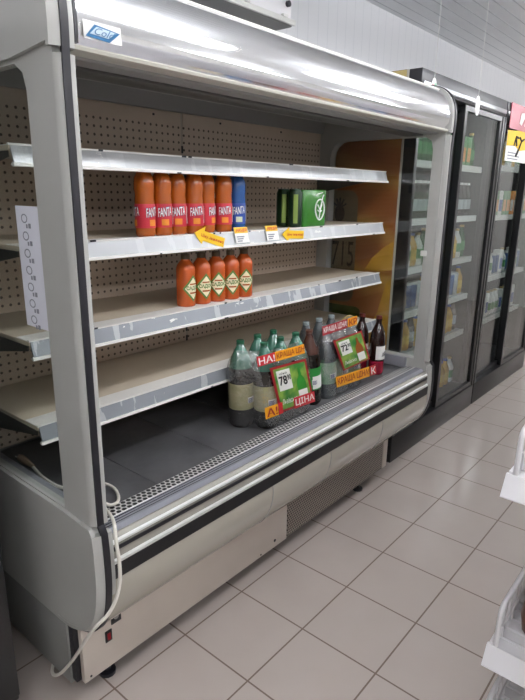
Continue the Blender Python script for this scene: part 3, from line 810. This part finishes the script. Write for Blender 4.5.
# two red bottles at the far end of the deck
m_redliq = M('dark_red_drink', '24100f', .12, coat=.5); m_redliq2 = M('red_drink', '86142c', .12, coat=.5)
m_redcap = M('red_brown_cap', '5e241e', .4)
def red_bottle(x, y, label, rot):
    o = thing('drink_bottle', label, 'bottle', (x, y, DZ), 'red bottles at the far end of the deck'); r, h = .041, .315
    prof = [(r*.6, .004), (r*.85, 0), (r*.98, .01), (r, .02), (r, h*.24), (r*.97, h*.27), (r*.97, h*.50), (r, h*.53), (r*.98, h*.62), (r*.86, h*.72), (r*.62, h*.80), (r*.42, h*.86), (.0145, h*.90), (.0165, h*.935), (.0165, h*.945), (.0135, h*.95)]
    build('bottle_body', MB().lathe(prof, 20, (x, y, DZ), mis=[0]*4+[1]*11), [m_redliq2, m_redliq], o, 60)
    build('cap', MB().lathe([(.0158, h*.945), (.016, h*.995), (.014, h)], 14, (x, y, DZ)), m_redcap, o, 40)
    lb = MB(); arc_patch(lb, r+.0004, -1.57-1.2+rot, -1.57+1.0+rot, h*.27, h*.50)
    tx = MB(); text_cyl(tx, 'АРО', r+.0020, -1.57-.40+rot, -1.57+.75+rot, h*.32, h*.40, 0, .04)
    for mb in (lb, tx): bmesh.ops.translate(mb.bm, vec=(x, y, DZ), verts=mb.bm.verts[:])
    l = build('label', lb, m_whiteprint, o, 60); build('lettering', tx, m_ink, l, 0)
red_bottle(1.438, .165, 'dark red drink bottle standing behind the other red one at the deck end', -.1)
red_bottle(1.452, .072, 'red drink bottle with white label, frontmost at the far deck end', .0)

# ------------------------------------------------------------------ glass-door coolers
CY0, CY1, CH = .09, .82, 2.20
m_ledlight = mat_emit('cooler_light', 'eef4ff', 22)
def cooler(x0, x1, label, fx):
    c = thing('glass_door_cooler', label, 'cooler', ((x0+x1)/2, .45, 0))
    s = MB()
    s.box(x0, CY0+.075, .06, x0+.03, CY1, CH).box(x1-.03, CY0+.075, .06, x1, CY1, CH)
    s.box(x0+.03, CY1-.03, .06, x1-.03, CY1, CH).box(x0+.03, CY0+.075, CH-.06, x1-.03, CY1-.03, CH).box(x0+.03, CY0+.075, .06, x1-.03, CY1-.03, .17)
    build('cabinet', s, m_coolgrey, c, 0)
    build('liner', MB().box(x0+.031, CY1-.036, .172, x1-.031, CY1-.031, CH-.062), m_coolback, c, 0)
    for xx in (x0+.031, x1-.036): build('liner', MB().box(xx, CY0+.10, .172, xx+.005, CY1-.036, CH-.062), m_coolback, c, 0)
    for xa in (x0, x1-.031): build('door_post', MB().box(xa, CY0, .17, xa+.031, CY0+.074, CH-.10, bev=.003), m_blackgloss, c)
    build('base_plinth', MB().box(x0, CY0, .0, x1, CY0+.074, .168, bev=.004), m_blackgloss, c)
    hd = build('header', MB().box(x0, CY0-.004, CH-.098, x1, CY0+.074, CH, bev=.004), m_coolgrey, c)
    build('header_trim', MB().box(x0+.02, CY0-.010, CH-.085, x1-.01, CY0-.0035, CH-.058, bev=.002), m_alu, hd)
    mid = (x0+x1)/2
    for i, (a, b, yy) in enumerate(((x0+.032, mid+.03, CY0+.042), (mid-.03, x1-.032, CY0+.006))):
        z0, z1 = .175, CH-.102
        d = MB(); w = .035
        wl = .022 if i == 0 else w
        d.box(a, yy, z0, a+wl, yy+.03, z1).box(b-w, yy, z0, b, yy+.03, z1).box(a+wl, yy, z0, b-w, yy+.03, z0+.03).box(a+wl, yy, z1-.03, b-w, yy+.03, z1)
        do = build('door', d, m_blackgloss, c, 0)
        g = build('door_glass', MB().box(a+wl, yy+.011, z0+.03, b-w, yy+.017, z1-.03), m_doorglass, do, 0); g['label'] = 'reflective glass pane'
    build('light_tube', MB().tube([(x0+.05, CY0+.082, CH-.082), (x1-.05, CY0+.082, CH-.082)], .010, 8), m_ledlight, c, 60)
    for z in fx:
        sh = build('shelf', MB().box(x0+.038, CY0+.12, z-.012, x1-.038, CY1-.06, z), m_coolin, c, 0)
        build('price_rail', MB().box(x0+.038, CY0+.108, z-.036, x1-.038, CY0+.119, z+.004), m_whiteplastic, sh, 0)
    return c
FX1 = [.17+.005, .60, .875, 1.15, 1.44, 1.77]
c1 = cooler(1.75, 3.07, 'dark two-door glass cooler with orange side print beside the open display fridge', FX1[1:])
c2 = cooler(3.085, 4.42, 'dark glass cooler with red header print at the far end of the aisle', [.60, .95, 1.43, 1.80][0:4])
# printed side of the near cooler
GX = 1.7495
sg = build('side_print', MB().box(GX-.004, .170, .08, GX, .815, CH-.002), m_graphic, c1, 0); sg['label'] = 'orange and yellow printed side'
build('side_trim', MB().box(GX-.006, .158, .08, GX+.0, .169, CH-.002), M('pale_trim', 'cfcabf', .4), c1, 0)
m_tanprint = M('tan_label_print', '8d7a60', .5, noise=(5, .3)); m_brownprint = M('brown_print', '2e2118', .5)
gl = MB().prism(round_rect(.415, .95, .70, 1.60, .06, 4), 0, GX-.0055, GX-.004)
glo = build('printed_bottle_label', gl, m_tanprint, sg, 0)
gt = MB(); text_on(gt, '1715', (GX-.0065, .612, 1.165), (0, -.185, 0), (0, 0, .145), 0, .0)
gt.prism([(.535+.035*math.cos(t*.5236), 1.47+.05*math.sin(t*.5236)) for t in range(12)], 0, GX-.0065, GX-.0055)
for a in range(5): gt.tube([(GX-.006, .535, 1.50), (GX-.006, .535+.05*math.cos(.5+a*.55), 1.50+.06*math.sin(.5+a*.55))], .006, 5)
build('year_lettering', gt, m_brownprint, glo, 0)
build('printed_foliage', MB().prism(round_rect(.36, .66, .66, .93, .03, 3), 0, GX-.0055, GX-.004), M('olive_print', '5a6426', .5, noise=(9, .5)), sg, 0)
ysw = MB()
def blob(pts): ysw.prism(pts, 0, GX-.0052, GX-.004)
blob([(.345, 1.16), (.30, 1.23), (.235, 1.29), (.19, 1.32), (.172, 1.33), (.172, 1.17), (.25, 1.155)])
blob([(.20, 1.10), (.172, 1.12), (.172, .62), (.345, .62), (.36, .70), (.30, .80), (.245, .92)])
build('yellow_slice', ysw, M('yellow_print', 'd9a236', .4, noise=(7, .25)), sg, 0)

build('pale_header_print', MB().box(GX-.0055, .171, 2.02, GX-.004, .814, CH-.003), M('pale_yellow_print', 'd8c483', .4), sg, 0)
# cooler goods -----------------------------------------------------------
def small_bottle(name, body, cap, lab, r=.031, h=.225, can=False):
    mb = MB()
    if can: mb.lathe([(r*.8, 0), (r, .008), (r, h-.014), (r*.8, h-.002), (r*.78, h)], 12, mis=[1, 0, 1, 1])
    else: mb.lathe([(r*.8, 0), (r, .01), (r, h*.2), (r+.0006, h*.2), (r+.0006, h*.5), (r, h*.5), (r, h*.6), (r*.75, h*.72), (.014, h*.85), (.014, h*.93), (.016, h*.93), (.016, h)], 12, mis=[0, 0, 2, 2, 2, 0, 0, 0, 0, 1, 1])
    return build(name, mb, [body, cap, lab], None, 50)
mk = lambda n, c, r=.3: M(n, c, r)
gb, bb_, yb, wb, sb, gcap, ylc = mk('green_glass', '1f5a2c', .15), mk('brown_glass', '2a1a10', .15), mk('amber_plastic', 'd0a030', .25), mk('milk_white', 'd8dad6', .35), mk('silver_can', 'b9bfc2', .25), mk('gold_cap', 'b89a50', .3), mk('yellow_pack', 'e0b838', .4)
gpk, opk = mk('green_carton', '3f8a4a', .4), mk('orange_carton', 'e08f3a', .4)
kinds = {
 'g': ('beer_bottle', lambda: small_bottle('beer_bottle', gb, gcap, gpk), .072, 'green glass beer bottle'),
 'b': ('beer_bottle', lambda: small_bottle('beer_bottle', bb_, m_whiteprint, sb), .072, 'brown beer bottle with silver label'),
 's': ('drink_can', lambda: small_bottle('drink_can', sb, m_canlid, sb, .033, .165, True), .074, 'silver drink can'),
 'y': ('juice_bottle', lambda: small_bottle('juice_bottle', yb, m_blcap, ylc, .036, .20), .082, 'yellow plastic bottle'),
 'w': ('milk_bottle', lambda: small_bottle('milk_bottle', wb, gcap, gpk, .036, .20), .082, 'white plastic bottle with green label'),
 'u': ('drink_can', lambda: small_bottle('drink_can', m_blsoda, m_canlid, wb, .033, .165, True), .074, 'blue drink can'),
}
def carton(name, m, m2):
    return build(name, MB().box(-.04, -.03, 0, .04, .03, .19, 0, bev=.004).box(-.030, -.0308, .03, .030, -.0302, .12, 1), [m, m2], None, 30)
kinds['c'] = ('drink_carton', lambda: carton('drink_carton', gpk, opk), .092, 'green drink carton with orange print')
kinds['o'] = ('drink_carton', lambda: carton('drink_carton', opk, wb), .092, 'orange drink carton with white print')
kinds['m'] = ('drink_carton', lambda: carton('drink_carton', wb, m_bllabel), .092, 'white drink carton with blue print')
protos = {}
def put(kd, x, y, z, where):
    nm, fn, pitch, lb = kinds[kd]
    if kd not in protos: protos[kd] = o = fn()
    else:
        o = protos[kd].copy(); COL.objects.link(o)
    o.location = (x, y, z); o.rotation_euler.z = random.uniform(-.3, .3) if kd not in 'com' else random.uniform(-.05, .05)
    tag(o, f'{lb} {where}', 'carton' if kd in 'com' else 'can' if kd in 'su' else 'bottle', f'{lb}s {where}')
    return pitch
def fill(x0, x1, z, pattern, where, y=.27):
    x = x0; i = 0
    while x < x1:
        x += put(pattern[i % len(pattern)], x, y, z+.001, where); i += 1
w1 = ['on the bottom of the near cooler', 'on the second shelf from below in the near cooler', 'on the third shelf from below in the near cooler', 'on the middle shelf of the near cooler', 'on the second shelf from above in the near cooler', 'on the top shelf of the near cooler']
fill(1.85, 3.0, .172, 'yyww', w1[0]); fill(1.85, 3.0, .60, 'yyb', w1[1]); fill(1.85, 3.0, .875, 'uusy', w1[2]); fill(1.85, 3.0, 1.15, 'ywgw', w1[3]); fill(1.84, 3.0, 1.44, 'bbbbbbbbss', w1[4]); fill(1.84, 3.0, 1.77, 'ggggggggcccccc', w1[5])
w2 = ['on the lowest shelf of the far cooler', 'on the second shelf from below in the far cooler', 'on the third shelf from below in the far cooler', 'on the top shelf of the far cooler']
fill(3.2, 4.35, .60, 'wmww', w2[0]); fill(3.2, 4.35, .95, 'mwuu', w2[1]); fill(3.2, 4.35, 1.43, 'ccoocm', w2[2]); fill(3.2, 4.35, 1.80, 'wwy', w2[3])

# red header print + yellow price poster on the far cooler
rh = build('header_poster', MB().box(3.13, CY0-.016, 2.035, 4.41, CY0-.0105, 2.20, bev=.001), M('red_poster', 'b04a5c', .35), c2, 0)
rw = MB(); y_ = CY0-.018
rw.polyplate([(3.33, y_, 2.08), (3.35, y_, 2.15), (3.42, y_, 2.16), (3.43, y_, 2.12), (3.38, y_, 2.07)], (0, -.001, 0)); rw.polyplate([(3.45, y_, 2.07), (3.45, y_, 2.14), (3.55, y_, 2.14), (3.56, y_, 2.09)], (0, -.001, 0)); rw.polyplate([(3.6, y_, 2.06), (3.6, y_, 2.15), (3.8, y_, 2.15), (3.8, y_, 2.08)], (0, -.001, 0))
build('poster_print', rw, m_whiteprint, rh, 0)
ps = thing('price_poster', 'yellow and white price poster on the far cooler glass', 'poster', (3.36, CY0-.004, 1.82))
yp = CY0+.002
build('poster_sheet', MB().box(3.12, yp-.014, 1.82, 3.62, yp-.012, 2.02), m_whiteprint, ps, 0)
yt = MB(); yt.polyplate([(3.12, yp-.015, 1.92), (3.30, yp-.015, 1.93), (3.42, yp-.015, 1.90), (3.62, yp-.015, 1.92), (3.62, yp-.015, 2.04), (3.45, yp-.015, 2.06), (3.30, yp-.015, 2.03), (3.12, yp-.015, 2.02)], (0, -.0012, 0))
yto = build('yellow_field', yt, m_yellow, ps, 0)
sk = MB()
for a in ([(3.27, 1.93), (3.30, 1.99), (3.33, 1.93)], [(3.30, 1.99), (3.36, 1.985)], [(3.39, 1.99), (3.43, 1.965), (3.38, 1.90), (3.34, 1.86)], [(3.43, 1.965), (3.49, 1.985)]):
    sk.tube([(x, yp-.017, z) for x, z in a], .008, 6)
build('black_script', sk, m_ink, ps, 60)
tl = MB()
for i in range(3): tl.box(3.17, yp-.0148, 1.835+i*.02, 3.40+.03*(i % 2), yp-.014, 1.842+i*.02)
build('small_print', tl, m_greyink, ps, 0)

# hanging tags
def hang(x, y, z, r, label, ring=None):
    o = thing('hanging_tag', label, 'tag', (x, y, z))
    pts = [(x+r*.62*math.cos(t*math.tau/16), z+r*math.sin(t*math.tau/16)) for t in range(16)]
    build('tag_card', MB().prism(pts, 1, y-.001, y+.001), m_whiteprint, o, 0)
    build('string', MB().tube([(x, y, z+r), (x, y, RZ-.001)], .0012, 5), m_whiteplastic, o, 0)
    if ring:
        b = MB(); b.box(x-.025, y-.0022, z-.02, x-.002, y-.0012, z+.012, 0).box(x+.002, y-.0022, z-.01, x+.026, y-.0012, z+.02, 1)
        build('tag_print', b, [M('pale_red_print', 'd49a94', .5), M('pale_green_print', '8fc0a0', .5)], o, 0)
hang(1.775, .03, 2.105, .045, 'white tag with red and green print hanging at the near cooler corner', True)
hang(2.40, .035, 2.09, .055, 'plain white oval tag hanging before the near cooler doors')

# yellow cardboard standing on top of the near cooler edge is the side print itself; air conditioner on the wall
ac = thing('air_conditioner', 'white box-shaped air conditioner mounted on the wall above the display fridge', 'air conditioner', (.9, .73, 2.405))
build('casing', MB().box(.42, .615, 2.425, 1.375, .848, 2.72, bev=.012), m_white, ac)
build('underside', MB().prism([(.43, .61), (1.37, .61), (1.385, .625), (1.385, .845), (.43, .845)], 2, 2.405, 2.424), m_shell_dark, ac)
build('bottom_edge', MB().box(.42, .598, 2.406, 1.388, .612, 2.432, bev=.004), m_whiteplastic, ac)
for x in (.70, 1.02, 1.30): build('clip', MB().box(x-.02, .592, 2.428, x+.02, .612, 2.442, bev=.004), m_whiteplastic, ac)
build('knob', MB().prism([(1.335+.014*math.cos(t*.5236), 2.495+.014*math.sin(t*.5236)) for t in range(12)], 1, .600, .616), m_black, ac)

ac.location.z -= .022; ac.location.x -= .03

# black cabinet at the near left
bk = thing('black_cabinet', 'black cabinet standing at the near end of the display fridge', 'cabinet', (-.9, .4, 0))
build('cabinet_body', MB().box(-1.3, .14, .06, -.555, .82, 2.0, bev=.006), m_blackgloss, bk)
build('cabinet_door', MB().box(-1.29, .115, .10, -.562, .139, 1.98, bev=.004), m_blackgloss, bk)
build('cabinet_plinth', MB().box(-1.28, .16, 0, -.585, .78, .06), m_black, bk)
build('door_handle', MB().tube([(-1.23, .117, .80), (-1.23, .085, .81), (-1.23, .085, 1.09), (-1.23, .117, 1.10)], .007, 8), m_alu, bk)

# ------------------------------------------------------------------ white wire gondola on the right
rk = thing('wire_shelf_rack', 'white metal shelf rack with wire fences at the right edge of the aisle', 'rack', (.7, -1.25, 0))
rackend = 1.17; ry0, ry1 = -.995, -1.44
build('back_board', MB().box(.20, -1.475, .05, rackend, -1.455, 1.75), m_white, rk)
for x in (.19, rackend-.03):
    build('upright', MB().box(x, -1.46, 0, x+.03, -1.42, 1.75, bev=.002), m_white, rk)
    build('foot', MB().box(x, -1.42, 0, x+.03, -1.02, .05, bev=.002), m_white, rk)
def rack_shelf(z, y1):
    s = MB()
    s.box(.20, ry1, z-.012, rackend, y1-.012, z)            # tray
    so = build('shelf', s, m_white, rk, 0)
    e = MB()   # sloping folded end lip
    e.prism([(.168, z-.045), (.170, z-.048), (.204, z-.004), (.206, z+.004), (.196, z+.006)], 1, ry1, y1)
    build('end_lip', e, m_white, so, 0)
    build('front_lip', MB().box(.20, y1-.014, z-.032, rackend, y1-.004, z+.012, bev=.002), m_white, so)
    f = MB(); r = .0042; h = .120; yy = y1-.020
    rail = curve_pts([(.203, yy, z+.004), (.205, yy, z+.05), (.208, yy, z+h-.022), (.217, yy, z+h-.006), (.238, yy, z+h), (.30, yy, z+h), (.5, yy, z+h), (rackend-.01, yy, z+h)], 5)
    f.tube(rail, .0068, 8)
    x = .245
    while x < rackend-.02:
        f.tube([(x, yy, z+.004), (x, yy, z+h)], .0045, 6); f.tube([(x, yy, z+.004), (x, yy-.07, z+.003)], .0035, 6); x += .045
    f.tube([(.21, yy-.006, z+h*.5), (rackend-.01, yy-.006, z+h*.5)], .003, 6)
    build('wire_fence', f, m_white, so, 60)
rack_shelf(.43, -.985); rack_shelf(.925, -.972); rack_shelf(.12, -.985)
# brown packet on the lower shelf
br = thing('snack_packet', 'brown packet standing on the lower white wire shelf at the right edge', 'packet', (.37, -1.06, .431))
pb = MB(); rings = []
for z, w_, t_ in ((0, .075, .016), (.01, .082, .026), (.05, .084, .034), (.09, .082, .028), (.118, .080, .010), (.122, .080, .003)):
    rings.append([pb.bm.verts.new((.37+w_*math.copysign(abs(math.cos(t*math.tau/16))**.5, math.cos(t*math.tau/16)), -1.06+t_*math.sin(t*math.tau/16), .4315+z)) for t in range(16)])
for A, B in zip(rings[:-1], rings[1:]):
    for q in range(16): pb.bm.faces.new((A[q], A[(q+1) % 16], B[(q+1) % 16], B[q]))
pb.bm.faces.new(rings[0][::-1]); pb.bm.faces.new(rings[-1]); bmesh.ops.recalc_face_normals(pb.bm, faces=pb.bm.faces[:])
build('packet_body', pb, M('brown_packet', '6a4030', .3, noise=(18, .4)), br, 60)
build('packet_seal', MB().box(.292, -1.062, .5525, .448, -1.058, .572), M('brown_seal', '7c523c', .35), br)

# further racks along the same aisle (mirrored in the hood and the cooler doors)
for q in range(1, 4):
    o = copy_tree(rk); o.location.x = .7+q*1.0
    tag(o, f'{["", "second", "third", "fourth"][q]} white goods rack along the aisle, counted from the near end', 'rack', 'goods racks along the aisle')
gm = [M('box_red', 'a8382e', .4), M('box_yellow', 'd2a93c', .4), M('box_cream', 'cdbf9c', .4), M('box_blue', '3f6a94', .4), M('box_brown', '6e4a30', .4)]
gp0 = {}
for q in range(1, 4):
    for zi, z in enumerate((.121, .431, .926)):
        for j in range(7):
            ci = (q*3+zi*2+j//2) % 5
            if ci not in gp0: gb0 = gp0[ci] = build('goods_box', MB().box(-.055, -.10, 0, .055, .10, .21, bev=.004), gm[ci], None, 0)
            else: gb0 = gp0[ci].copy(); COL.objects.link(gb0)
            gb0.location = (.285+q*1.0+j*.125, -1.17, z)
            tag(gb0, f'{["red", "yellow", "cream", "blue", "brown"][ci]} goods box on the {["lowest", "middle", "upper"][zi]} shelf of the {["", "second", "third", "fourth"][q]} aisle rack', 'box', f'{["red", "yellow", "cream", "blue", "brown"][ci]} boxes, {["lowest", "middle", "upper"][zi]} shelf of the {["", "second", "third", "fourth"][q]} rack')

# ------------------------------------------------------------------ lamps
m_lamp = mat_emit('lamp_diffuser', 'fbfcff', 30)
for i, (x, y) in enumerate([(-1.6, -1.0), (.5, -1.0), (2.6, -1.0), (4.7, -1.0), (6.6, -1.0), (-1.8, -2.8), (.6, -2.8), (3.0, -2.8), (5.4, -2.8)]):
    l = thing('ceiling_lamp', 'long white strip lamp hanging under the slatted ceiling', 'lamp', (x, y, RZ), 'strip lamps on the ceiling')
    zl = RZ-.28
    build('lamp_housing', MB().box(x-.65, y-.03, zl+.05, x+.65, y+.03, zl+.09, bev=.004), m_white, l)
    for xx in (x-.5, x+.5): build('hanger', MB().tube([(xx, y, zl+.09), (xx, y, RZ-.001)], .005, 6), m_alu, l)
    for yy in (y-.045, y+.045): build('lamp_tube', MB().tube([(x-.62, yy, zl+.03), (x+.62, yy, zl+.03)], .022, 10), m_lamp, l, 60)

w = bpy.data.worlds.new('shop_air'); sc.world = w; w.use_nodes = True
w.node_tree.nodes['Background'].inputs[0].default_value = (.8, .85, .9, 1); w.node_tree.nodes['Background'].inputs[1].default_value = .3

# ------------------------------------------------------------------ camera
cam = bpy.data.cameras.new('camera'); co = bpy.data.objects.new('camera', cam); COL.objects.link(co)
cam.sensor_fit = 'VERTICAL'; cam.sensor_height = 24; cam.lens = 558.867/700*24; cam.clip_start = .02
R_ = Vector((0.64754094, -0.76192716, 0.01255953)); U_ = Vector((0.19828434, 0.18438456, 0.96264513)); F_ = Vector((0.73578125, 0.62086178, -0.27047477))
mat = Matrix(((R_.x, U_.x, -F_.x, -1.128774), (R_.y, U_.y, -F_.y, -1.309114), (R_.z, U_.z, -F_.z, 1.579078), (0, 0, 0, 1)))
co.matrix_world = mat
sc.camera = co
sc.view_settings.view_transform = 'Standard'; sc.view_settings.look = 'None'; sc.view_settings.gamma = 1; sc.view_settings.use_curve_mapping = False
sc.view_settings.exposure = 0.08
